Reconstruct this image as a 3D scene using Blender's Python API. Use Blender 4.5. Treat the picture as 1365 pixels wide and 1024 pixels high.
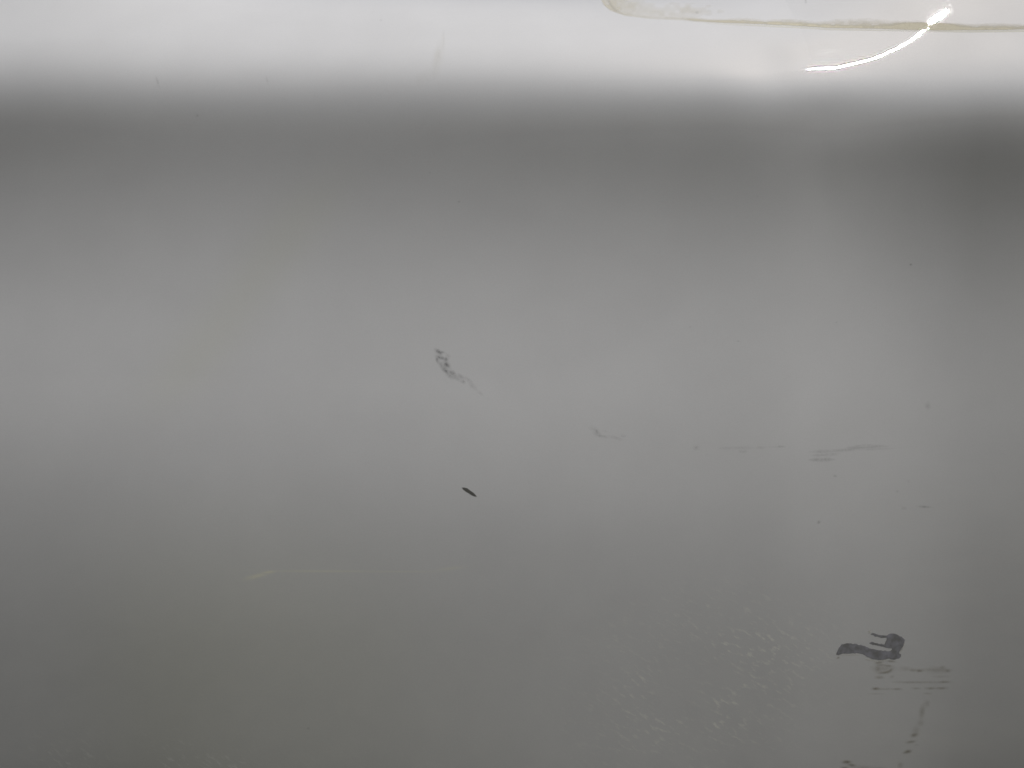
import bpy, math
import numpy as np

# ------------------------------------------------------------------ clear
for o in list(bpy.data.objects):
    bpy.data.objects.remove(o, do_unlink=True)
scene = bpy.context.scene
COL = scene.collection

# ------------------------------------------------------------------ camera
PITCH = math.radians(-14.0)        # held low, looking very slightly up at the panel
HALF = 0.6667                      # half the picture's width at distance 1 (27 mm lens)
DIST = 0.45                        # arm's length
AIM = np.array([0.0, 0.0, 0.55])
FWD = np.array([0.0, math.cos(PITCH), -math.sin(PITCH)])
UP = np.array([0.0, math.sin(PITCH), math.cos(PITCH)])
RIGHT = np.array([1.0, 0.0, 0.0])
CAM = AIM - FWD * DIST
cam_d = bpy.data.cameras.new('camera')
cam_d.lens = 27.0
cam_d.sensor_width = 36.0
cam_d.clip_start = 0.01
cam_d.clip_end = 2000.0
cam = bpy.data.objects.new('camera', cam_d)
COL.objects.link(cam)
cam.location = CAM
cam.rotation_euler = (math.pi / 2 - PITCH, 0, 0)
scene.camera = cam

# ------------------------------------------------------------------ sun + sky
# the sun stands where it mirrors in the panel's shoulder
SUN_EL = math.radians(58.5)
SUN_AZ = math.radians(46.0)        # to the right of straight behind the camera
SUN = np.array([math.sin(SUN_AZ) * math.cos(SUN_EL), -math.cos(SUN_AZ) * math.cos(SUN_EL), math.sin(SUN_EL)])
sun_d = bpy.data.lights.new('sun', 'SUN')
sun_d.energy = 5.0
sun_d.angle = math.radians(0.5)
sun_d.color = (1.0, 0.985, 0.965)
sun = bpy.data.objects.new('sun', sun_d)
COL.objects.link(sun)
from mathutils import Vector
sun.location = (0.6, -1.0, 3.0)
sun.rotation_euler = Vector(SUN.tolist()).to_track_quat('Z', 'Y').to_euler()

world = bpy.data.worlds.new('World')
scene.world = world
world.use_nodes = True
wn = world.node_tree
wn.nodes.clear()
sky = wn.nodes.new('ShaderNodeTexSky')
sky.sky_type = 'NISHITA'
sky.sun_disc = False
sky.sun_elevation = SUN_EL
sky.sun_rotation = math.atan2(SUN[0], SUN[1])
sky.air_density = 1.0
sky.dust_density = 4.0
sky.ozone_density = 0.6
bg = wn.nodes.new('ShaderNodeBackground')
bg.inputs['Strength'].default_value = 0.05
wo = wn.nodes.new('ShaderNodeOutputWorld')
wn.links.new(sky.outputs[0], bg.inputs[0])
wn.links.new(bg.outputs[0], wo.inputs[0])

vs = scene.view_settings
vs.view_transform = 'Standard'
vs.look = 'None'
vs.gamma = 1.0
vs.use_curve_mapping = False
vs.exposure = -0.50

# ------------------------------------------------------------------ helpers
def mat_new(name):
    m = bpy.data.materials.new(name)
    m.use_nodes = True
    nt = m.node_tree
    return m, nt, nt.nodes['Principled BSDF'], nt.nodes['Material Output']


def sstep(a, b, x):
    t = np.clip((x - a) / (b - a), 0, 1)
    return t * t * (3 - 2 * t)


def vnoise(x, y, seed=0):
    """smooth value noise 0..1 on numpy arrays"""
    xi = np.floor(x).astype(np.int64)
    yi = np.floor(y).astype(np.int64)
    xf, yf = x - xi, y - yi
    def h(a, b):
        n = (a * 374761393 + b * 668265263 + seed * 144269) & 0x7fffffff
        n = ((n ^ (n >> 13)) * 1274126177) & 0x7fffffff
        return ((n ^ (n >> 16)) & 0xffff) / 65535.0
    u = xf * xf * (3 - 2 * xf)
    v = yf * yf * (3 - 2 * yf)
    return (h(xi, yi) * (1 - u) + h(xi + 1, yi) * u) * (1 - v) + (h(xi, yi + 1) * (1 - u) + h(xi + 1, yi + 1) * u) * v


def cubic(xs, ys, q):
    """monotone-ish cubic Hermite through xs (ascending), ys[..., n] -> values at q; flat-clamped tangents outside"""
    xs = np.asarray(xs, float)
    q = np.clip(q, xs[0], xs[-1])
    i = np.clip(np.searchsorted(xs, q) - 1, 0, len(xs) - 2)
    d = np.diff(ys, axis=-1) / np.diff(xs)
    m = np.zeros_like(ys, dtype=float)
    m[..., 1:-1] = 0.5 * (d[..., 1:] + d[..., :-1])
    m[..., 0] = d[..., 0]
    m[..., -1] = d[..., -1]
    h = (xs[i + 1] - xs[i])
    t = (q - xs[i]) / h
    return ((2 * t**3 - 3 * t**2 + 1) * ys[..., i] + (t**3 - 2 * t**2 + t) * h * m[..., i]
            + (-2 * t**3 + 3 * t**2) * ys[..., i + 1] + (t**3 - t**2) * h * m[..., i + 1])

# ------------------------------------------------------------------ shape of the panel
# The panel is a sheet Y(x, z) facing the camera. Its vertical section is given by the
# upward tilt (degrees) of the surface at rows ZN (metres) and columns XN (metres):
# a rounded shoulder on top, a crisp body line, a hollow under it, then a soft belly
# that turns under towards the ground.
XN = np.array([-0.60, -0.295, -0.148, 0.015, 0.150, 0.285, 0.60])  # tilt also drops towards the sides, shaping the lens fall-off into the sheet
# TILT-BEGIN
ZN = np.array([0.2000, 0.2600, 0.3416, 0.3744, 0.4008, 0.4281, 0.4562, 0.4853, 0.5153, 0.5464, 0.5785, 0.6118, 0.6413, 0.6665, 0.6872, 0.7030, 0.7136, 0.7217, 0.7299, 0.7381, 0.7463, 0.7547, 0.7631, 0.7716, 0.7801, 0.7974, 0.8209, 0.8800, 0.9600])
TILT = np.array([
    [-27.2, -27.2, -26.8, -27.2, -29.2, -31.3, -31.3],
    [-24.2, -24.2, -23.8, -24.2, -26.2, -28.3, -28.3],
    [-19.2, -19.2, -18.8, -19.2, -21.2, -23.3, -23.3],
    [-18.6, -18.6, -17.8, -18.1, -20.3, -22.4, -22.4],
    [-17.8, -17.8, -17.0, -17.2, -19.2, -21.7, -21.7],
    [-16.8, -16.8, -15.4, -16.0, -17.8, -20.6, -20.6],
    [-15.3, -15.3, -13.8, -14.2, -15.9, -19.3, -19.3],
    [-13.4, -13.4, -11.7, -11.4, -13.5, -17.7, -17.7],
    [-10.7, -10.7, -9.4, -8.7, -11.4, -15.9, -15.9],
    [-8.3, -8.3, -7.4, -6.7, -9.7, -14.8, -14.8],
    [-7.4, -7.4, -7.1, -6.9, -9.5, -15.1, -15.1],
    [-9.3, -9.3, -8.5, -8.9, -11.2, -16.8, -16.8],
    [-11.7, -11.7, -10.6, -11.6, -14.0, -19.1, -19.1],
    [-13.9, -13.9, -13.1, -14.4, -16.6, -21.2, -21.2],
    [-16.3, -16.3, -14.8, -16.0, -17.4, -21.6, -21.6],
    [-17.1, -17.1, -14.8, -14.5, -14.7, -17.7, -17.7],
    [-15.9, -15.9, -12.7, -10.3, -9.3, -10.8, -10.8],
    [-13.5, -13.5, -8.9, -5.7, -3.0, -4.8, -4.8],
    [-9.3, -9.3, -2.7, 0.4, 3.2, 1.4, 1.4],
    [-3.7, -3.7, 4.1, 7.6, 8.1, 4.5, 4.5],
    [1.8, 1.8, 10.2, 13.1, 11.3, 7.3, 7.3],
    [6.8, 6.8, 14.8, 16.9, 13.1, 8.4, 8.4],
    [10.5, 10.5, 18.1, 20.3, 14.6, 9.0, 9.0],
    [14.1, 14.1, 20.3, 20.9, 16.1, 9.0, 9.0],
    [14.8, 14.8, 22.1, 22.6, 18.1, 9.6, 9.6],
    [15.8, 15.8, 25.6, 27.7, 22.6, 10.2, 10.2],
    [17.9, 17.9, 32.6, 35.0, 27.8, 11.7, 11.7],
    [20.9, 20.9, 35.6, 38.0, 30.8, 14.7, 14.7],
    [25.9, 25.9, 40.6, 43.0, 35.8, 19.7, 19.7]])
# TILT-END
Z_LO, Z_HI = 0.20, 0.96
Z_REF = 0.578
zf = np.linspace(Z_LO, Z_HI, 2801)


def build_grid():
    fx0, fx1 = 0.165, 0.305
    xs = np.concatenate([np.linspace(-0.52, fx0, 225)[:-1], np.linspace(fx0, fx1, 320)[:-1], np.linspace(fx1, 0.52, 80)])
    fz0, fz1 = 0.728, 0.822
    zs = np.concatenate([np.linspace(Z_LO, fz0, 300)[:-1], np.linspace(fz0, fz1, 230)[:-1], np.linspace(fz1, Z_HI, 40)])
    return xs, zs


def base_y(xs, zs):
    cols = cubic(ZN, TILT.T, zf)                       # (7, nz) tilt per control column
    # smooth the section a little so that no control row shows as a ridge
    k = np.hanning(61); k /= k.sum()
    pad = np.pad(cols, ((0, 0), (30, 30)), mode='edge')
    cols = np.stack([np.convolve(r, k, mode='valid') for r in pad])
    t = cubic(XN, cols.T, xs).T                        # (nx, nz)
    g = np.tan(np.radians(t))
    dz = zf[1] - zf[0]
    Y = np.concatenate([np.zeros((len(xs), 1)), np.cumsum(0.5 * (g[:, 1:] + g[:, :-1]) * dz, axis=1)], axis=1)
    iref = np.argmin(abs(zf - Z_REF))
    Y = Y - Y[:, iref:iref + 1]
    idx = (zs - zf[0]) / dz
    i0 = np.clip(np.floor(idx).astype(int), 0, len(zf) - 2)
    f = idx - i0
    Yz = Y[:, i0] * (1 - f) + Y[:, i0 + 1] * f
    return Yz + (xs[:, None] ** 2) / (2 * 4.0)         # gentle plan curve of the car's side


XS, ZS = build_grid()
YB = base_y(XS, ZS)


def sampler(Y):
    def f(x, z):
        x = np.clip(x, XS[0], XS[-1]); z = np.clip(z, ZS[0], ZS[-1])
        i = np.clip(np.searchsorted(XS, x) - 1, 0, len(XS) - 2)
        j = np.clip(np.searchsorted(ZS, z) - 1, 0, len(ZS) - 2)
        a = (x - XS[i]) / (XS[i + 1] - XS[i]); b = (z - ZS[j]) / (ZS[j + 1] - ZS[j])
        return (Y[i, j] * (1 - a) + Y[i + 1, j] * a) * (1 - b) + (Y[i, j + 1] * (1 - a) + Y[i + 1, j + 1] * a) * b
    return f


def on_panel(px, py, fy):
    """pixel of the photograph (1365 wide) -> point where that line of sight meets the panel"""
    px = np.asarray(px, float); py = np.asarray(py, float)
    u = (px - 682.5) / 682.5 * HALF
    v = (512.0 - py) / 682.5 * HALF
    d = FWD + u[..., None] * RIGHT + v[..., None] * UP
    s = np.full(px.shape, DIST)
    for _ in range(30):
        P = CAM + s[..., None] * d
        s = s + 0.9 * (fy(P[..., 0], P[..., 2]) - P[..., 1]) / d[..., 1]
    P = CAM + s[..., None] * d
    return P

# --- the shallow dent in the shoulder that catches the sun (depth well under 2 mm)
STREAK = np.array([(1084, 94), (1097, 92), (1112, 91.2), (1126, 87), (1140, 83.6), (1156, 78.6), (1172, 73),
                   (1188, 65), (1203, 57.5), (1216, 49.5), (1228, 41), (1240, 30), (1252, 18.5), (1266, 8.5), (1278, 0)], float)


BEND_W = 0.030
WAVE_L, LEAN_L, RAMP = 0.03, 0.28, (0.028, -0.002)
DENT_L = 0.018                     # how far the dent spreads (m)
DENT_W = ([0, 0.15, 0.3, 0.55, 0.7, 0.78, 0.86, 1.0], [0.0008, 0.0010, 0.0014, 0.0024, 0.0032, 0.0042, 0.0056, 0.0050])


def add_dent(Y):
    fy = sampler(Y)
    # resample the line finely
    seg = np.r_[0, np.cumsum(np.hypot(*np.diff(STREAK, axis=0).T))]
    s_f = np.linspace(0, seg[-1], 400)
    line = np.stack([cubic(seg, STREAK[:, 0], s_f), cubic(seg, STREAK[:, 1], s_f)], -1)
    def aim(fy):
        P = on_panel(line[:, 0], line[:, 1], fy)
        V = CAM - P
        V /= np.linalg.norm(V, axis=1, keepdims=True)
        H = V + SUN
        return P, H[:, 0] / -H[:, 1], H[:, 2] / -H[:, 1]      # a normal is (Yx, -1, Yz)
    P, tgx, tgz = aim(fy)
    e = 5e-4
    # long shallow waves along the shoulder first, then the small dent proper
    xa, xb = P[:, 0].min(), P[:, 0].max()
    zc = P[:, 2].min()
    xq = np.linspace(XS[0], XS[-1], 4001)
    ramp = sstep(zc - RAMP[0], zc + RAMP[1], ZS)
    rint = np.r_[0, np.cumsum(0.5 * (ramp[1:] + ramp[:-1]) * np.diff(ZS))]
    for _ in range(10):
        l0 = (fy(P[:, 0], P[:, 2] + e) - fy(P[:, 0], P[:, 2] - e)) / (2 * e)
        pz = np.polyfit(P[:, 0], tgz - l0, 2)
        xe = np.clip(XS, xa, xb)
        lean = np.polyval(pz, xe) * sstep(xa - LEAN_L, xa - 0.002, XS) * (1 - sstep(xb + 0.005, xb + 0.20, XS))
        Y = Y + lean[:, None] * rint[None, :]
        fy = sampler(Y)
        w0 = (fy(P[:, 0] + 2 * e, P[:, 2]) - fy(P[:, 0] - 2 * e, P[:, 2])) / (4 * e)
        pf = np.polyfit(P[:, 0], tgx - w0, 2)
        sl = np.polyval(pf, np.clip(xq, xa, xb)) * np.exp(-(np.maximum(xa - xq, 0) / WAVE_L) ** 2 - (np.maximum(xq - xb, 0) / 0.05) ** 2)
        cx = np.cumsum(sl) * (xq[1] - xq[0])
        cx = (cx - np.interp(0.5 * (xa + xb), xq, cx)) * sstep(xa - 0.42, xa - 0.04, xq) * (1 - sstep(xb + 0.04, xb + 0.25, xq))
        Y = Y + np.interp(XS, xq, cx)[:, None] * sstep(zc - 0.42, zc - 0.01, ZS)[None, :]
        fy = sampler(Y)
    bgx = (fy(P[:, 0] + 2 * e, P[:, 2]) - fy(P[:, 0] - 2 * e, P[:, 2])) / (4 * e)
    bgz = (fy(P[:, 0], P[:, 2] + e) - fy(P[:, 0], P[:, 2] - e)) / (2 * e)
    gx, gz = tgx - bgx, tgz - bgz
    c = P[:, [0, 2]]
    T = np.gradient(c, axis=0)
    T /= np.linalg.norm(T, axis=1)[:, None]
    N = np.stack([-T[:, 1], T[:, 0]], -1)
    def want(p):
        x, z = p[:1], p[1:]
        q3 = np.array([x[0], fy(x, z)[0], z[0]])
        v = CAM - q3
        h = v / np.linalg.norm(v) + SUN
        return (h[0] / -h[1] - (fy(x + 2 * e, z) - fy(x - 2 * e, z))[0] / (4 * e), h[2] / -h[1] - (fy(x, z + e) - fy(x, z - e))[0] / (2 * e))
    # smoothest height change whose slopes take the wanted values on and beside the line
    frac = np.linspace(0, 1, len(c))
    arc = np.r_[0, np.cumsum(np.linalg.norm(np.diff(c, axis=0), axis=1))]
    arc_c = arc[np.argmin(abs(line[:, 0] - 1256))]
    pts, g = [], []
    for k in range(0, len(c), 8):
        over = max(0.0, arc[k] - arc_c)
        pts.append(c[k]); g.append(np.array(want(c[k])) + 0.75 * over * T[k])
    nug = [3e-4] * len(pts)
    for k in range(0, len(c), 16):                             # below it the sheet stays as it was (loosely)
        for off in (0.016, 0.026):
            pts.append(c[k] - off * N[k]); g.append((0.0, 0.0)); nug.append(0.02)
    pts = np.array(pts); g = np.array(g); nug = np.array(nug + nug)
    l2 = DENT_L ** 2
    d = pts[:, None, :] - pts[None, :, :]
    kk = np.exp(-(d ** 2).sum(-1) / (2 * l2))
    n = len(pts)
    K = np.empty((2 * n, 2 * n))
    for i in (0, 1):
        for j in (0, 1):
            K[i * n:(i + 1) * n, j * n:(j + 1) * n] = kk * ((i == j) / l2 - d[..., i] * d[..., j] / l2 ** 2)
    K += np.diag(nug / l2)
    al = np.linalg.solve(K, np.r_[g[:, 0], g[:, 1]])
    X2, Z2 = np.meshgrid(XS, ZS, indexing='ij')
    m = (X2 > c[:, 0].min() - 0.13) & (X2 < c[:, 0].max() + 0.13) & (Z2 > c[:, 1].min() - 0.24) & (Z2 < c[:, 1].max() + 0.1)
    q = np.stack([X2[m], Z2[m]], -1)
    dy = np.zeros(len(q))
    for i in range(n):
        dx = q - pts[i]
        w = np.exp(-(dx ** 2).sum(-1) / (2 * l2)) / l2
        dy += w * (al[i] * dx[:, 0] + al[n + i] * dx[:, 1])
    print('DENT gx %.3f..%.3f gz %.3f..%.3f depth %.4f..%.4f' % (gx.min(), gx.max(), gz.min(), gz.max(), dy.min(), dy.max()))
    Y = Y.copy()
    Y[m] += dy
    # bend the sheet across the line just there, so that the glint has the width it has
    fy = sampler(Y)
    wid = 1.8 * np.interp(frac, DENT_W[0], DENT_W[1])
    best = np.full(len(q), 1e9); bi = np.zeros(len(q), int)
    for k in range(0, len(c), 2):
        dd = ((q - c[k]) ** 2).sum(-1)
        bb = dd < best
        best[bb] = dd[bb]; bi[bb] = k
    rel = q - c[bi]
    nn = (rel * N[bi]).sum(-1); tt = (rel * T[bi]).sum(-1)
    r_ = np.abs(nn) / wid[bi]
    Y[m] += 0.037 * wid[bi] * (r_ + np.log1p(np.exp(-2 * r_)) - math.log(2)) * np.exp(-(nn / np.where(nn < 0, 1.7 * BEND_W, BEND_W)) ** 2 - (tt / 0.03) ** 2)
    return Y


Y1 = add_dent(YB)
FY = sampler(Y1)


GX_F = sampler(np.gradient(Y1, XS, axis=0))
GZ_F = sampler(np.gradient(Y1, ZS, axis=1))


def panel_normal(P):
    gx = GX_F(P[..., 0], P[..., 2])
    gz = GZ_F(P[..., 0], P[..., 2])
    n = np.stack([gx, -np.ones_like(gx), gz], -1)
    return n / np.linalg.norm(n, axis=-1, keepdims=True)

# ------------------------------------------------------------------ materials
def paint_material():
    m, nt, b, out = mat_new('white_car_paint')
    N = nt.nodes.new; L = nt.links.new
    tc = N('ShaderNodeTexCoord')
    b.inputs['Base Color'].default_value = (0.72, 0.722, 0.732, 1)
    b.inputs['Roughness'].default_value = 0.55
    b.inputs['Specular IOR Level'].default_value = 0.0
    b.inputs['Coat Weight'].default_value = 1.0
    b.inputs['Coat Roughness'].default_value = 0.014
    b.inputs['Coat IOR'].default_value = 1.5
    # very slightly mottled pigment
    n1 = N('ShaderNodeTexNoise'); n1.inputs['Scale'].default_value = 26; n1.inputs['Detail'].default_value = 6
    L(tc.outputs['Object'], n1.inputs['Vector'])
    cr = N('ShaderNodeValToRGB')
    cr.color_ramp.elements[0].position = 0.3; cr.color_ramp.elements[0].color = (0.705, 0.707, 0.717, 1)
    cr.color_ramp.elements[1].position = 0.75; cr.color_ramp.elements[1].color = (0.735, 0.738, 0.748, 1)
    L(n1.outputs['Fac'], cr.inputs['Fac'])
    # thin olive road grime low on the panel, plus a diagonal reflection painted into the colour
    ga = N('ShaderNodeAttribute'); ga.attribute_name = 'grime_reflection'
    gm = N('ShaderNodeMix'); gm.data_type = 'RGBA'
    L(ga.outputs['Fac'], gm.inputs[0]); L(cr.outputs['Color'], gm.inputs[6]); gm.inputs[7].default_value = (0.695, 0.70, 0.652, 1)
    # dry dust: soft slanting flecks where the splash has dried, and one pale rubbed line
    da = N('ShaderNodeAttribute'); da.attribute_name = 'dust'
    dots = []
    for vec in ((0.866 * 150, 0, -0.5 * 150), (0.5 * 420, 0, 0.866 * 420)):
        dt = N('ShaderNodeVectorMath'); dt.operation = 'DOT_PRODUCT'; dt.inputs[1].default_value = vec
        L(tc.outputs['Object'], dt.inputs[0]); dots.append(dt.outputs['Value'])
    cb = N('ShaderNodeCombineXYZ'); L(dots[0], cb.inputs[0]); L(dots[1], cb.inputs[1])
    nf = N('ShaderNodeTexNoise'); nf.inputs['Scale'].default_value = 1.0; nf.inputs['Detail'].default_value = 3; nf.inputs['Roughness'].default_value = 0.6
    L(cb.outputs[0], nf.inputs['Vector'])
    mf = N('ShaderNodeMapRange'); mf.interpolation_type = 'SMOOTHSTEP'; mf.inputs[1].default_value = 0.51; mf.inputs[2].default_value = 0.76
    L(nf.outputs['Fac'], mf.inputs[0])
    def math_(op, a_, b_):
        nd = N('ShaderNodeMath'); nd.operation = op
        for i_, v_ in enumerate((a_, b_)):
            if isinstance(v_, (int, float)): nd.inputs[i_].default_value = v_
            elif v_ is not None: L(v_, nd.inputs[i_])
        return nd.outputs[0]
    fl = math_('MULTIPLY', math_('MULTIPLY', mf.outputs[0], da.outputs['Fac']), 1.25)
    sp = N('ShaderNodeSeparateXYZ'); L(tc.outputs['Object'], sp.inputs[0])
    pale = None
    for (px_, py_, la, lb, ang, w_) in ((342, 768, 14, 2.8, -.22, .75), (358, 762.8, 9, 1.7, -.1, .8), (430, 761.5, 70, 1.5, .004, .38), (520, 762, 60, 1.3, .0, .24), (600, 758, 16, 2.4, -.1, .25)):
        q = on_panel(np.array([float(px_)]), np.array([float(py_)]), FY)[0]
        k_ = 0.00044
        ux = math_('SUBTRACT', sp.outputs[0], float(q[0])); uz = math_('SUBTRACT', sp.outputs[2], float(q[2]))
        vz = math_('DIVIDE', math_('ADD', uz, math_('MULTIPLY', ux, ang)), lb * k_)
        vx = math_('DIVIDE', ux, la * k_)
        e_ = math_('MULTIPLY', math_('ADD', math_('MULTIPLY', vx, vx), math_('MULTIPLY', vz, vz)), -1.0)
        g_ = math_('MULTIPLY', math_('POWER', 2.718, e_), w_)
        pale = g_ if pale is None else math_('MAXIMUM', pale, g_)
    pn = math_('MULTIPLY', pale, math_('ADD', math_('MULTIPLY', n1.outputs['Fac'], 0.8), 0.55))
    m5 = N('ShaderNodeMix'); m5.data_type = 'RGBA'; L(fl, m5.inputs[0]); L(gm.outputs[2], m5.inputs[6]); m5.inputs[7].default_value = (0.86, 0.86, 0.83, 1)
    m6 = N('ShaderNodeMix'); m6.data_type = 'RGBA'; L(pn, m6.inputs[0]); L(m5.outputs[2], m6.inputs[6]); m6.inputs[7].default_value = (0.87, 0.855, 0.70, 1)
    # fine grain
    n4 = N('ShaderNodeTexNoise'); n4.inputs['Scale'].default_value = 1400; n4.inputs['Detail'].default_value = 2
    mg = N('ShaderNodeMapRange'); mg.inputs[1].default_value = 0.25; mg.inputs[2].default_value = 0.75; mg.inputs[3].default_value = 0.975; mg.inputs[4].default_value = 1.025
    L(tc.outputs['Object'], n4.inputs['Vector']); L(n4.outputs['Fac'], mg.inputs[0])
    gx_ = N('ShaderNodeVectorMath'); gx_.operation = 'SCALE'
    L(m6.outputs[2], gx_.inputs[0]); L(mg.outputs[0], gx_.inputs['Scale']); L(gx_.outputs[0], b.inputs['Base Color'])
    # orange peel in the clear coat
    n2 = N('ShaderNodeTexNoise'); n2.inputs['Scale'].default_value = 330; n2.inputs['Detail'].default_value = 2
    L(tc.outputs['Object'], n2.inputs['Vector'])
    bp = N('ShaderNodeBump'); bp.inputs['Strength'].default_value = 0.022; bp.inputs['Distance'].default_value = 0.001
    L(n2.outputs['Fac'], bp.inputs['Height']); L(bp.outputs['Normal'], b.inputs['Coat Normal'])
    return m


def mark_material(name, color, rough=0.7, noise=None, opacity=1.0, stretch=(1, 1, 1), spec=0.2, contrast=(0.35, 0.65), floor=0.25, color2=None, cscale=300):
    """a film on the paint: its per-vertex 'amount' says how much of it there is"""
    m, nt, b, out = mat_new(name)
    N = nt.nodes.new; L = nt.links.new
    b.inputs['Base Color'].default_value = (*color, 1)
    b.inputs['Roughness'].default_value = rough
    b.inputs['Specular IOR Level'].default_value = spec
    if color2:
        tc2 = N('ShaderNodeTexCoord'); n3 = N('ShaderNodeTexNoise'); n3.inputs['Scale'].default_value = cscale; n3.inputs['Detail'].default_value = 5
        rp = N('ShaderNodeValToRGB'); rp.color_ramp.elements[0].position = 0.38; rp.color_ramp.elements[1].position = 0.64
        rp.color_ramp.elements[0].color = (*color, 1); rp.color_ramp.elements[1].color = (*color2, 1)
        L(tc2.outputs['Object'], n3.inputs['Vector']); L(n3.outputs['Fac'], rp.inputs['Fac']); L(rp.outputs['Color'], b.inputs['Base Color'])
    at = N('ShaderNodeAttribute'); at.attribute_name = 'amount'
    mul = N('ShaderNodeMath'); mul.operation = 'MULTIPLY'; mul.use_clamp = True
    L(at.outputs['Fac'], mul.inputs[0]); mul.inputs[1].default_value = opacity
    fac = mul.outputs[0]
    if noise:
        tc = N('ShaderNodeTexCoord'); mp = N('ShaderNodeMapping'); mp.inputs['Scale'].default_value = stretch
        nz = N('ShaderNodeTexNoise'); nz.inputs['Scale'].default_value = noise; nz.inputs['Detail'].default_value = 4
        mr = N('ShaderNodeMapRange'); mr.inputs[1].default_value = contrast[0]; mr.inputs[2].default_value = contrast[1]
        mr.inputs[3].default_value = floor; mr.inputs[4].default_value = 1.0
        L(tc.outputs['Object'], mp.inputs[0]); L(mp.outputs[0], nz.inputs['Vector']); L(nz.outputs['Fac'], mr.inputs[0])
        m2 = N('ShaderNodeMath'); m2.operation = 'MULTIPLY'; m2.use_clamp = True
        L(fac, m2.inputs[0]); L(mr.outputs[0], m2.inputs[1]); fac = m2.outputs[0]
    tr = N('ShaderNodeBsdfTransparent'); mx = N('ShaderNodeMixShader')
    L(fac, mx.inputs[0]); L(tr.outputs[0], mx.inputs[1]); L(b.outputs[0], mx.inputs[2]); L(mx.outputs[0], out.inputs['Surface'])
    return m


M_PAINT = paint_material()

# ------------------------------------------------------------------ ground under the car (met only as reflection and bounced light)
def make_ground():
    m, nt, b, out = mat_new('gravel_ground')
    N = nt.nodes.new; L = nt.links.new
    tc = N('ShaderNodeTexCoord')
    vo = N('ShaderNodeTexVoronoi'); vo.inputs['Scale'].default_value = 38
    n1 = N('ShaderNodeTexNoise'); n1.inputs['Scale'].default_value = 1.3; n1.inputs['Detail'].default_value = 8
    L(tc.outputs['Object'], vo.inputs['Vector']); L(tc.outputs['Object'], n1.inputs['Vector'])
    c1 = N('ShaderNodeValToRGB')
    c1.color_ramp.elements[0].color = (0.05, 0.047, 0.042, 1); c1.color_ramp.elements[1].color = (0.17, 0.165, 0.15, 1)
    L(vo.outputs['Color'], c1.inputs['Fac'])
    c2 = N('ShaderNodeValToRGB')
    c2.color_ramp.elements[0].position = 0.45; c2.color_ramp.elements[0].color = (0.75, 0.75, 0.72, 1)
    c2.color_ramp.elements[1].position = 0.6; c2.color_ramp.elements[1].color = (0.85, 0.85, 0.62, 1)
    L(n1.outputs['Fac'], c2.inputs['Fac'])
    mx = N('ShaderNodeMix'); mx.data_type = 'RGBA'; mx.blend_type = 'MULTIPLY'; mx.inputs[0].default_value = 1
    L(c1.outputs[0], mx.inputs[6]); L(c2.outputs[0], mx.inputs[7]); L(mx.outputs[2], b.inputs['Base Color'])
    b.inputs['Roughness'].default_value = 0.9
    bp = N('ShaderNodeBump'); bp.inputs['Strength'].default_value = 0.6; bp.inputs['Distance'].default_value = 0.01
    L(vo.outputs['Distance'], bp.inputs['Height']); L(bp.outputs[0], b.inputs['Normal'])
    s = 300.0
    me = bpy.data.meshes.new('ground')
    me.from_pydata([(-s, -s, 0), (s, -s, 0), (s, s, 0), (-s, s, 0)], [], [(0, 1, 2, 3)])
    o = bpy.data.objects.new('ground', me); COL.objects.link(o)
    me.materials.append(m)
    o['kind'] = 'structure'
    return o


make_ground()

# ------------------------------------------------------------------ the panel
def grid_faces(nx, nz, off=0):
    i, j = np.meshgrid(np.arange(nx - 1), np.arange(nz - 1), indexing='ij')
    a = (i * nz + j).ravel() + off
    return np.stack([a, a + nz, a + nz + 1, a + 1], -1)


def mesh_np(name, verts, quads, smooth=True):
    me = bpy.data.meshes.new(name)
    me.vertices.add(len(verts)); me.vertices.foreach_set('co', np.ascontiguousarray(verts, np.float32).ravel())
    me.loops.add(quads.size); me.loops.foreach_set('vertex_index', np.ascontiguousarray(quads, np.int32).ravel())
    me.polygons.add(len(quads))
    me.polygons.foreach_set('loop_start', np.arange(0, quads.size, 4, dtype=np.int32))
    me.update(calc_edges=True); me.validate()
    me.polygons.foreach_set('use_smooth', np.full(len(me.polygons), smooth))
    me.update()
    return me


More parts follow.
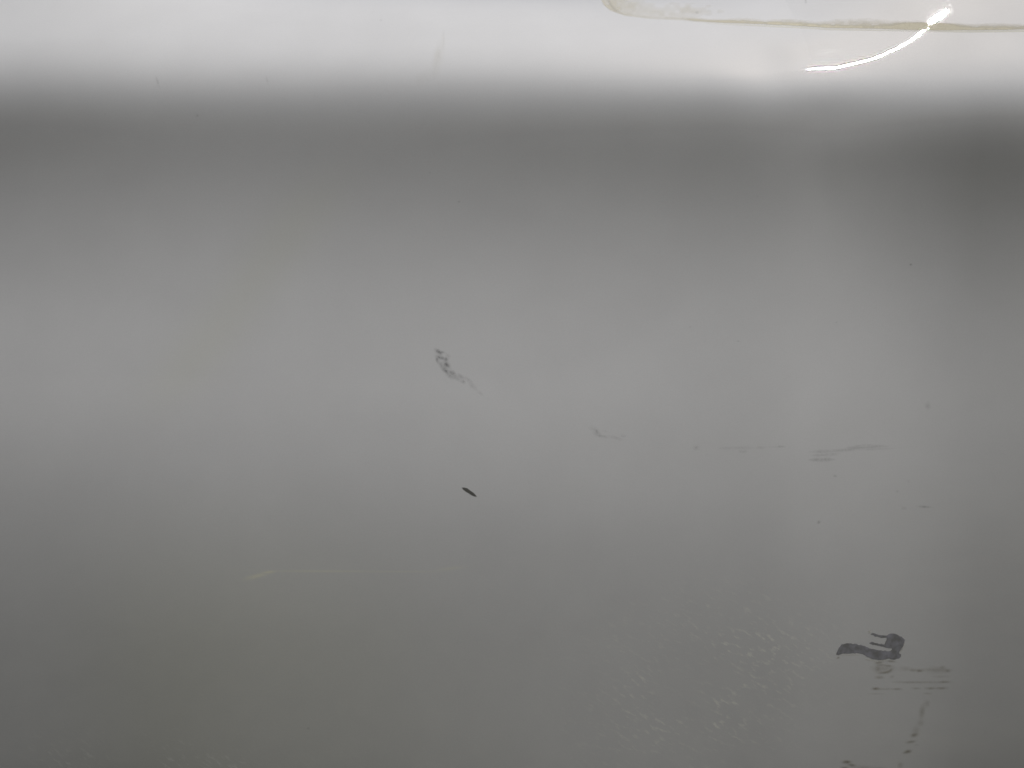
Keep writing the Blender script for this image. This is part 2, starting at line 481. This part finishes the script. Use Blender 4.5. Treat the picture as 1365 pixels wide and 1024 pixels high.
def make_panel():
    nx, nz = len(XS), len(ZS)
    X2, Z2 = np.meshgrid(XS, ZS, indexing='ij')
    front = np.stack([X2, Y1, Z2], -1).reshape(-1, 3)
    quads = [grid_faces(nx, nz)]
    # folded edge: the rim of the sheet is turned back by 18 mm
    rim = np.concatenate([np.arange(nz), np.arange(1, nx) * nz + nz - 1,
                          (nx - 1) * nz + np.arange(nz - 2, -1, -1), np.arange(nx - 2, 0, -1) * nz])
    back = front[rim] + np.array([0, 0.018, 0])
    b0 = len(front); n = len(rim)
    k = np.arange(n); k2 = (k + 1) % n
    quads.append(np.stack([rim[k], b0 + k, b0 + k2, rim[k2]], -1)[:, ::-1])
    me = mesh_np('body_panel', np.concatenate([front, back]), np.concatenate(quads))
    # where the grime lies (metres): heavy low on one side, light along the rest of the belly, one diagonal band that paints in a soft reflection
    xx, zz = front[:, 0], front[:, 2]
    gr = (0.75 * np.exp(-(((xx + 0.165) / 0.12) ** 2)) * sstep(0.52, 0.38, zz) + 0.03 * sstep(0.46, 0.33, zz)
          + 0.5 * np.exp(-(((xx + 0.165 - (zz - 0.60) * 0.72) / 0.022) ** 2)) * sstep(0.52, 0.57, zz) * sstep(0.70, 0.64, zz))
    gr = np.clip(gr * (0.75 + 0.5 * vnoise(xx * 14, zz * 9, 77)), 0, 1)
    dc = lambda px, py: on_panel(np.array([px]), np.array([py]), FY)[0]
    du = np.zeros(len(xx))
    for px_, py_, ax, az, w in ((955, 890, .062, .036, 1.0), (905, 985, .045, .03, .7), (1015, 868, .03, .02, .6), (870, 860, .02, .016, .5), (120, 1040, .12, .022, .75), (330, 1050, .10, .02, .6)):
        q = dc(float(px_), float(py_))
        du = du + w * np.exp(-((xx - q[0]) / ax) ** 2 - ((zz - q[2]) / az) ** 2)
    dd = me.attributes.new('dust', 'FLOAT', 'POINT')
    du = np.clip(du, 0, 1) * np.clip(2.0 * vnoise(xx * 55, zz * 60, 88) - .05, 0, 1.2)
    dd.data.foreach_set('value', np.r_[du, np.zeros(len(back))].astype(np.float32))
    ga = me.attributes.new('grime_reflection', 'FLOAT', 'POINT')
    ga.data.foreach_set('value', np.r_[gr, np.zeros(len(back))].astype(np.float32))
    me.materials.append(M_PAINT)
    o = bpy.data.objects.new('body_panel', me); COL.objects.link(o)
    o['label'] = 'glossy white painted car body panel with shoulder crease, scuffs and chipped paint'
    o['category'] = 'car panel'
    return o


PANEL = make_panel()
#MARKS
# ------------------------------------------------------------------ wear and dirt on the panel: each mark is a film of its own lying on the paint
LIFT = 0.00003


def film(name, box, step, dens_fn, material, label=None, kind=None, cut=0.03, lift=LIFT, solid=False):
    """thin film over the panel; box and step are in pixels of the photograph, dens_fn(px, py) -> 0..1"""
    x0, y0, x1, y1 = box
    nx = int((x1 - x0) / step) + 2; ny = int((y1 - y0) / step) + 2
    gx, gy = np.meshgrid(np.linspace(x0, x1, nx), np.linspace(y0, y1, ny), indexing='ij')
    D = np.clip(dens_fn(gx, gy), 0, 1)
    P = on_panel(gx, gy, FY)
    NV = panel_normal(P)
    P = P + NV * lift
    q = grid_faces(nx, ny)
    keep = D.ravel()[q].mean(axis=1) > 0.5 if solid else D.ravel()[q].max(axis=1) > cut
    if solid:
        D = np.ones_like(D)
    q = q[keep]
    used, inv = np.unique(q, return_inverse=True)
    verts = P.reshape(-1, 3)[used]
    me = mesh_np(name, verts, inv.reshape(q.shape)[:, ::-1])
    me.normals_split_custom_set_from_vertices(NV.reshape(-1, 3)[used].tolist())
    at = me.attributes.new('amount', 'FLOAT', 'POINT')
    at.data.foreach_set('value', np.ascontiguousarray(D.ravel()[used], np.float32))
    me.materials.append(material)
    o = bpy.data.objects.new(name, me); COL.objects.link(o)
    o.parent = PANEL
    if label: o['label'] = label
    if kind: o['kind'] = kind
    return o


def spots(lst, ang=0.0, noise=0.0, nscale=1.5, seed=1):
    """soft elliptic blots: (x, y, half width, half height, density[, angle])"""
    def f(px, py):
        d = np.zeros_like(px)
        for s in lst:
            x, y, a, b, w = s[:5]
            t = math.radians(s[5] if len(s) > 5 else ang)
            u = (px - x) * math.cos(t) + (py - y) * math.sin(t)
            v = -(px - x) * math.sin(t) + (py - y) * math.cos(t)
            d = 1 - (1 - d) * (1 - w * np.exp(-((u / a) ** 2 + (v / b) ** 2)))
        if noise:
            d = d * (1 - noise + noise * 1.6 * vnoise(px / nscale, py / nscale, seed))
        return d
    return f


def dist_to_path(px, py, path):
    best = np.full(px.shape, 1e9); along = np.zeros(px.shape)
    path = np.asarray(path, float)
    L = np.r_[0, np.cumsum(np.hypot(*np.diff(path, axis=0).T))]
    for k in range(len(path) - 1):
        a, b = path[k], path[k + 1]
        ab = b - a; l2 = (ab ** 2).sum()
        t = np.clip(((px - a[0]) * ab[0] + (py - a[1]) * ab[1]) / l2, 0, 1)
        d = np.hypot(px - a[0] - t * ab[0], py - a[1] - t * ab[1])
        m = d < best
        best[m] = d[m]; along[m] = ((L[k] + t * (L[k + 1] - L[k])) / L[-1])[m]
    return best, along


def strokes(lst, noise=0.5, nx=9.0, ny=1.5, seed=3):
    """soft scratches: (path, half width, density)"""
    def f(px, py):
        d = np.zeros_like(px)
        for path, w, a in lst:
            r, s = dist_to_path(px, py, path)
            fade = np.clip(np.minimum(s, 1 - s) / 0.22, 0, 1)
            d = np.maximum(d, a * np.exp(-(r / (1.35 * w * (0.45 + 0.55 * fade))) ** 2) * (0.25 + 0.75 * fade))
        return d * (1 - noise + noise * 1.5 * vnoise(px / nx, py / ny, seed))
    return f


def poly_density(pts, soft=0.7):
    pts = np.asarray(pts, float)
    def f(px, py):
        inside = np.zeros(px.shape, bool)
        n = len(pts)
        for i in range(n):
            x1, y1 = pts[i]; x2, y2 = pts[(i + 1) % n]
            if y1 == y2: continue
            c = ((y1 > py) != (y2 > py)) & (px < (x2 - x1) * (py - y1) / (y2 - y1) + x1)
            inside ^= c
        r, _ = dist_to_path(px, py, np.vstack([pts, pts[:1]]))
        sd = np.where(inside, r, -r)
        return sstep(-soft, soft, sd)
    return f


M_SCUFF = mark_material('grey_rub_mark', (0.27, 0.27, 0.27), 0.6, opacity=0.64, noise=700, contrast=(0.3, 0.6))
M_RUB = mark_material('dark_rub_mark', (0.22, 0.22, 0.22), 0.6, opacity=0.8)
M_BLACK = mark_material('black_rubber_mark', (0.13, 0.13, 0.12), 0.6)
M_PRIMER = mark_material('bare_grey_primer', (0.25, 0.25, 0.255), 0.55, color2=(0.37, 0.37, 0.42), cscale=210)
M_BROWN = mark_material('brown_road_dirt', (0.275, 0.23, 0.13), 0.85, opacity=0.68)
M_OLIVE = mark_material('olive_algae_dirt', (0.60, 0.562, 0.445), 0.9, opacity=1.8, floor=0.8, noise=1100, contrast=(0.2, 0.6))
M_PALE = mark_material('pale_rub_mark', (0.77, 0.76, 0.675), 0.8)

# speckled rub mark in the middle of the panel
film('scuff_mark', (574, 460, 652, 534), 0.6, spots([
    (584.5, 469, 4.2, 2.2, .62), (589.5, 469.6, 2.6, 1.4, .35, 0), (582.5, 479, 1.8, 4.2, .38, -15), (586, 476.5, 3.2, 1.8, .55),
    (591, 478, 4, 1.8, .30), (595, 479, 2.6, 2.4, .38), (595.5, 486.5, 4.4, 2.7, .62), (588, 486, 2.2, 4.5, .22, -30), (594, 494.5, 3.8, 2.0, .50),
    (603, 497.5, 4.4, 2.6, .42), (600, 501.5, 5.5, 2.4, .25), (592, 491, 6, 3, .18), (614.5, 502, 4, 2, .26), (617.5, 509, 2.6, 2, .26),
    (609, 504, 5, 2.5, .2), (625, 507, 6, 2, .14), (630, 515, 6, 2.6, .12), (640, 524, 5, 2, .10), (597, 474, 4, 2, .12)],
    ang=38, noise=.45, nscale=1.6), M_RUB, 'speckled dark grey rub mark with a fading tail')
# short black gouge
film('gouge', (610, 644, 642, 668), 0.4, poly_density(
    [(616, 650.2), (619, 650.2), (623, 651.2), (626.5, 654), (631, 657), (634, 660.2), (635.3, 661.8), (633, 661.8), (629, 660.2), (625, 657.6),
     (621, 655.2), (617.5, 652.5)], 0.9), M_BLACK, 'short near-black slanting dash')
# faint rub marks to the right of it
film('rub_mark', (784, 562, 842, 594), 0.7, spots([
    (790, 571, 5, 3, .16), (795, 574.5, 3, 2.2, .26), (796, 578, 4, 2.2, .32), (799, 581, 5, 1.6, .22), (805, 582, 7, 1.8, .16), (819, 583, 7, 1.6, .22),
    (826, 586, 4, 1.6, .18), (831, 581, 3, 1.6, .22), (806, 575, 4, 1.4, .1)], ang=12, noise=.5), M_SCUFF)
film('rub_mark', (918, 586, 1054, 610), 0.8, spots([
    (928.5, 597, 4, 2.6, .24), (968, 597.5, 9, 1.5, .14), (990, 597, 12, 1.8, .16), (990, 602, 5, 1.8, .18), (1014, 597, 5, 1.8, .16),
    (1041, 595.3, 5, 1.2, .26), (1030, 596, 9, 1, .1)], noise=.5), M_SCUFF)
film('fine_scratches', (1066, 584, 1200, 622), 0.6, strokes([
    ([(1078, 602.5), (1100, 601.5), (1124, 600.5), (1150, 597)], 1.4, .26), ([(1080, 607.5), (1100, 606.2), (1120, 605.2)], 1.2, .24),
    ([(1078, 613), (1095, 612.8), (1113, 612.3)], 1.6, .34), ([(1110, 601), (1132, 599), (1150, 596), (1184, 595)], 1.6, .26),
    ([(1120, 598.5), (1150, 593.5), (1170, 593)], 0.9, .14), ([(1140, 599.5), (1165, 599), (1195, 597.5)], 1.0, .12)], noise=.5), M_SCUFF)
for (x, y, a, b, w, t) in [(1113, 634.5, 2.0, 1.3, .40, 20), (1091.3, 696, 2.0, 1.6, .55, -20), (1214, 352.8, 1.5, 1.2, .5, 0), (1232, 675.7, 7.5, 1.2, .42, 4),
                           (1205, 677.5, 3, 1.8, .18, 0), (1237, 541, 3.4, 4.2, .20, 0), (1196, 655, 2, 2.2, .14, 0), (1211, 642, 1.6, 2.2, .12, 0),
                           (210, 109, 1.4, 6.0, .28, -18), (356, 107, 1.2, 5.0, .20, -12), (263, 154, 2.0, 1.8, .26, 0), (612, 269, 1.6, 1.3, .25, 0),
                           (929, 17, 1.6, 1.5, .36, 0), (573, 230, 1.4, 1.3, .22, 0), (411, 971, 1.7, 1.4, .3, 0), (1074, 1.5, 1.4, 3.2, .3, -10),
                           (984, 455, 1.4, 1.2, .2, 0), (508, 27, 2.0, 1.4, .14, 0), (1115, 430, 1.4, 1.1, .2, 0), (140, 152, 1.3, 1.2, .2, 0),
                           (920, 436, 1.4, 1.1, .2, 0), (1010, 262, 1.3, 1.2, .16, 0)]:
    film('speck', (x - a * 3 - 2, y - b * 3 - 4, x + a * 3 + 2, y + b * 3 + 4), 0.55, spots([(x, y, a, b, w, t)]), M_SCUFF)

# flaked paint: the hook-shaped chip down to grey primer
CHIP = np.array([(150, 430), (165, 395), (195, 340), (240, 295), (300, 283), (370, 288), (450, 305), (530, 320), (620, 358), (740, 384), (890, 394),
                 (916, 372), (912, 350), (840, 338), (720, 312), (640, 296), (608, 284), (640, 270), (720, 286), (812, 302), (836, 250), (842, 205),
                 (760, 202), (690, 186), (624, 154), (650, 146), (720, 164), (800, 178), (852, 176), (880, 152), (920, 152), (975, 165), (1040, 196),
                 (1086, 236), (1070, 300), (1045, 345), (1020, 385), (998, 426), (1032, 432), (1028, 462), (1000, 488), (940, 500), (850, 490),
                 (780, 503), (720, 509), (660, 497), (590, 472), (530, 440), (490, 418), (430, 412), (350, 420), (270, 415), (205, 428), (178, 442)], float) / 10.24 + np.array([1100, 830])
film('paint_chip', (1108, 838, 1212, 886), 0.45, lambda px, py: poly_density(CHIP, 1.0)(px + 1.1 * (vnoise(px / 3.1, py / 3.1, 90) - .5), py + 1.3 * (vnoise(px / 2.7, py / 2.7, 91) - .5)), M_PRIMER, 'hook-shaped patch of flaked paint showing dark grey primer')
film('chip_edge', (1108, 836, 1212, 890), 0.5, strokes([
    ([(1157, 842), (1161, 842.5)], 1.3, .5), ([(1150, 878), (1168, 881.5), (1186, 880)], 0.9, .30), ([(1118, 873), (1134, 873), (1146, 873)], 0.8, .25),
    ([(1165, 858.5), (1176, 859.5)], 0.8, .2), ([(1199, 870), (1202, 866), (1206, 856)], 0.8, .35)], noise=.3), M_PALE)
film('dirt_spot', (1112, 873, 1122, 881), 0.5, spots([(1117.3, 876.8, 1.8, 1.1, .5, -25)]), M_BROWN)
# brown smears running down from the chip
film('dirt_smear', (1152, 876, 1204, 910), 0.7, spots([
    (1172, 883.2, 4.5, 1.4, .55, -8), (1188, 881.6, 5.0, 1.3, .5, 5), (1174, 886.5, 4, 1.3, .35), (1184, 887.5, 4.5, 1.2, .4, 8), (1178, 891, 14, 4.0, .20),
    (1170, 892, 4, 4, .22), (1181, 896.2, 5.5, 1.5, .50, -8), (1187, 893.5, 3.4, 1.3, .38, -30), (1175, 897, 4, 1.4, .3), (1172, 903, 5, 1.7, .36),
    (1189, 902, 2.5, 1.6, .2)], noise=.3), M_BROWN, 'brown dirt smeared under the paint chip')
film('dirt_smear', (1150, 884, 1284, 930), 0.9, lambda px, py: np.clip(spots([
    (1217, 893.5, 3.5, 1.4, .34), (1225.5, 894.3, 3.8, 1.5, .46), (1250, 893, 12, 4.5, .16), (1263, 894.3, 4, 1.8, .30), (1207, 891, 8, 3, .12), (1256, 890, 3, 2, .2),
    (1235, 893, 26, 1.6, .14), (1236, 909.5, 28, 1.2, .20), (1259, 909, 6, 1.3, .34), (1212, 909.5, 12, 1.1, .2), (1255, 902, 10, 1.3, .16),
    (1167.5, 918, 4.2, 1.5, .62), (1180, 918.5, 12, 0.9, .25), (1196, 918.5, 5, 1.3, .32), (1221, 917.7, 5, 1.1, .25), (1240, 917.5, 5.5, 1.4, .38),
    (1255, 917.5, 7, 1.3, .38), (1168, 925, 9, 0.9, .16), (1236, 924.5, 5, 1.2, .22), (1195, 909, 6, 1, .12)], noise=.35)(px, py), 0, 1), M_BROWN,
    'rows of faint brown dirt dashes')
film('dirt_trail', (1196, 928, 1248, 1024), 0.8, spots([
    (1236, 938, 3.2, 4, .20), (1229, 949, 3.4, 8, .28, 10), (1227, 964, 4, 3.0, .20), (1221, 974, 4.5, 5, .18, 20), (1218.5, 980, 4.2, 2.2, .50, -8),
    (1214, 989, 5.5, 1.6, .45, -8), (1210.3, 1001.8, 4.0, 1.9, .68, -8), (1206, 1003.5, 3, 1, .3), (1200, 1020, 3.5, 3.5, .25), (1222, 993, 3, 1, .15)], noise=.25), M_BROWN,
    'trail of brown dirt dots running down the panel')
film('dirt_spot', (1112, 1006, 1184, 1030), 0.8, spots([
    (1128.5, 1015.8, 5.2, 1.9, .68), (1135.5, 1020, 4.5, 1.6, .58, 8), (1126, 1023.5, 5, 1.6, .5), (1150, 1024, 12, 3, .22), (1172, 1025, 9, 2, .25)], noise=.3), M_BROWN)

# olive dirt that has settled along the seam on the shoulder
SEAM = np.array([(797, -14), (800, -2), (805, 7), (814, 14.5), (833, 21), (868, 25.3), (910, 26.8), (945, 29.3), (1000, 31.5), (1060, 34.2), (1105, 37), (1150, 37.8),
                 (1200, 38.6), (1240, 39.3), (1300, 40), (1340, 39.6), (1380, 39), (1420, 39)], float)


def seam_density(px, py):
    r, s = dist_to_path(px, py, SEAM)
    x_at = np.interp(py, [-14, 7, 14.5, 21], [797, 805, 814, 833])
    y_at = np.interp(px, SEAM[:, 0], SEAM[:, 1])
    above = (py < y_at) & (px > x_at - 3)                     # the dirt lies on the upper side of the line
    side = np.where(above, r, -r)
    n1 = vnoise(px / 34, py / 7, 5); n2 = vnoise(px / 6, py / 3, 9); n3 = vnoise(px / 90, py * 0 + .5, 12)
    width = np.interp(px, [797, 830, 870, 900, 940, 990, 1040, 1100, 1180, 1260, 1320, 1400], [15, 16, 12, 8, 4.5, 7, 9, 10, 9.5, 8, 8, 6]) * (0.38 + 0.5 * n1)
    amp = np.interp(px, [797, 820, 850, 880, 905, 925, 945, 1000, 1060, 1150, 1260, 1330, 1400], [.16, .20, .12, .09, .10, .16, .22, .36, .5, .56, .66, .5, .42])
    band = sstep(-1.2, 1.4, side) * np.exp(-(np.maximum(side, 0) / width) ** 2)
    core = np.exp(-((side - 1.2) / 1.8) ** 2) * np.interp(px, [797, 900, 925, 980, 1020, 1160, 1330, 1400], [.05, .1, .40, .34, .22, .34, .30, .3])
    d = amp * band * (0.55 + 0.6 * n2) * (0.75 + 0.4 * n3) + core * 0.7 * (0.5 + 0.8 * vnoise(px / 16, py / 9, 21))
    d += 1.6 * np.exp(-((px - 1236) / 30) ** 2) * sstep(-1.5, .5, side) * (1 - sstep(5, 10, side))
    # mottled corner
    d += .20 * np.exp(-(((px - 826) / 26) ** 2 + ((py - 6) / 11) ** 2)) * (above) * (0.4 + vnoise(px / 5, py / 5, 4))
    d += .10 * np.exp(-(((px - 905) / 50) ** 2 + ((py - 14) / 9) ** 2)) * (above) * vnoise(px / 7, py / 4, 8) * 1.6
    return d


film('dirt_line', (786, -14, 1420, 50), 0.9, seam_density, M_OLIVE, 'olive dirt line with a rounded corner along the shoulder', cut=0.035)
film('fine_scratches', (802, -10, 836, 24), 0.6, strokes([([(808, -8), (811.5, 1), (815, 8), (820, 13.5), (828, 17.6)], 1.0, .42)], noise=.35, nx=3, ny=3), M_SCUFF)
film('seam_edge', (930, 28, 1420, 48), 0.9, lambda px, py: .9 * np.exp(-((py - np.interp(px, SEAM[:, 0], SEAM[:, 1]) - 2.3) / 0.9) ** 2) * (0.3 + 0.9 * vnoise(px / 40, py / 8, 31))
     * sstep(930, 990, px), M_PALE)
# yellowish drip stain
film('drip_stain', (552, 34, 606, 118), 1.0, lambda px, py: (
    .20 * np.exp(-(((px - 584 + (py - 75) * .18) / 5.5) ** 2 + ((py - 76) / 15) ** 2)) + .10 * np.exp(-(((px - 591) / 1.6) ** 2 + ((py - 55) / 14) ** 2))
    + .09 * np.exp(-(((px - 572 + (py - 98) * .8) / 12) ** 2 + ((py - 102) / 10) ** 2))) * .28 * (.5 + .8 * vnoise(px / 5, py / 9, 2)), M_OLIVE, 'faint yellowish drip stain', cut=.006)
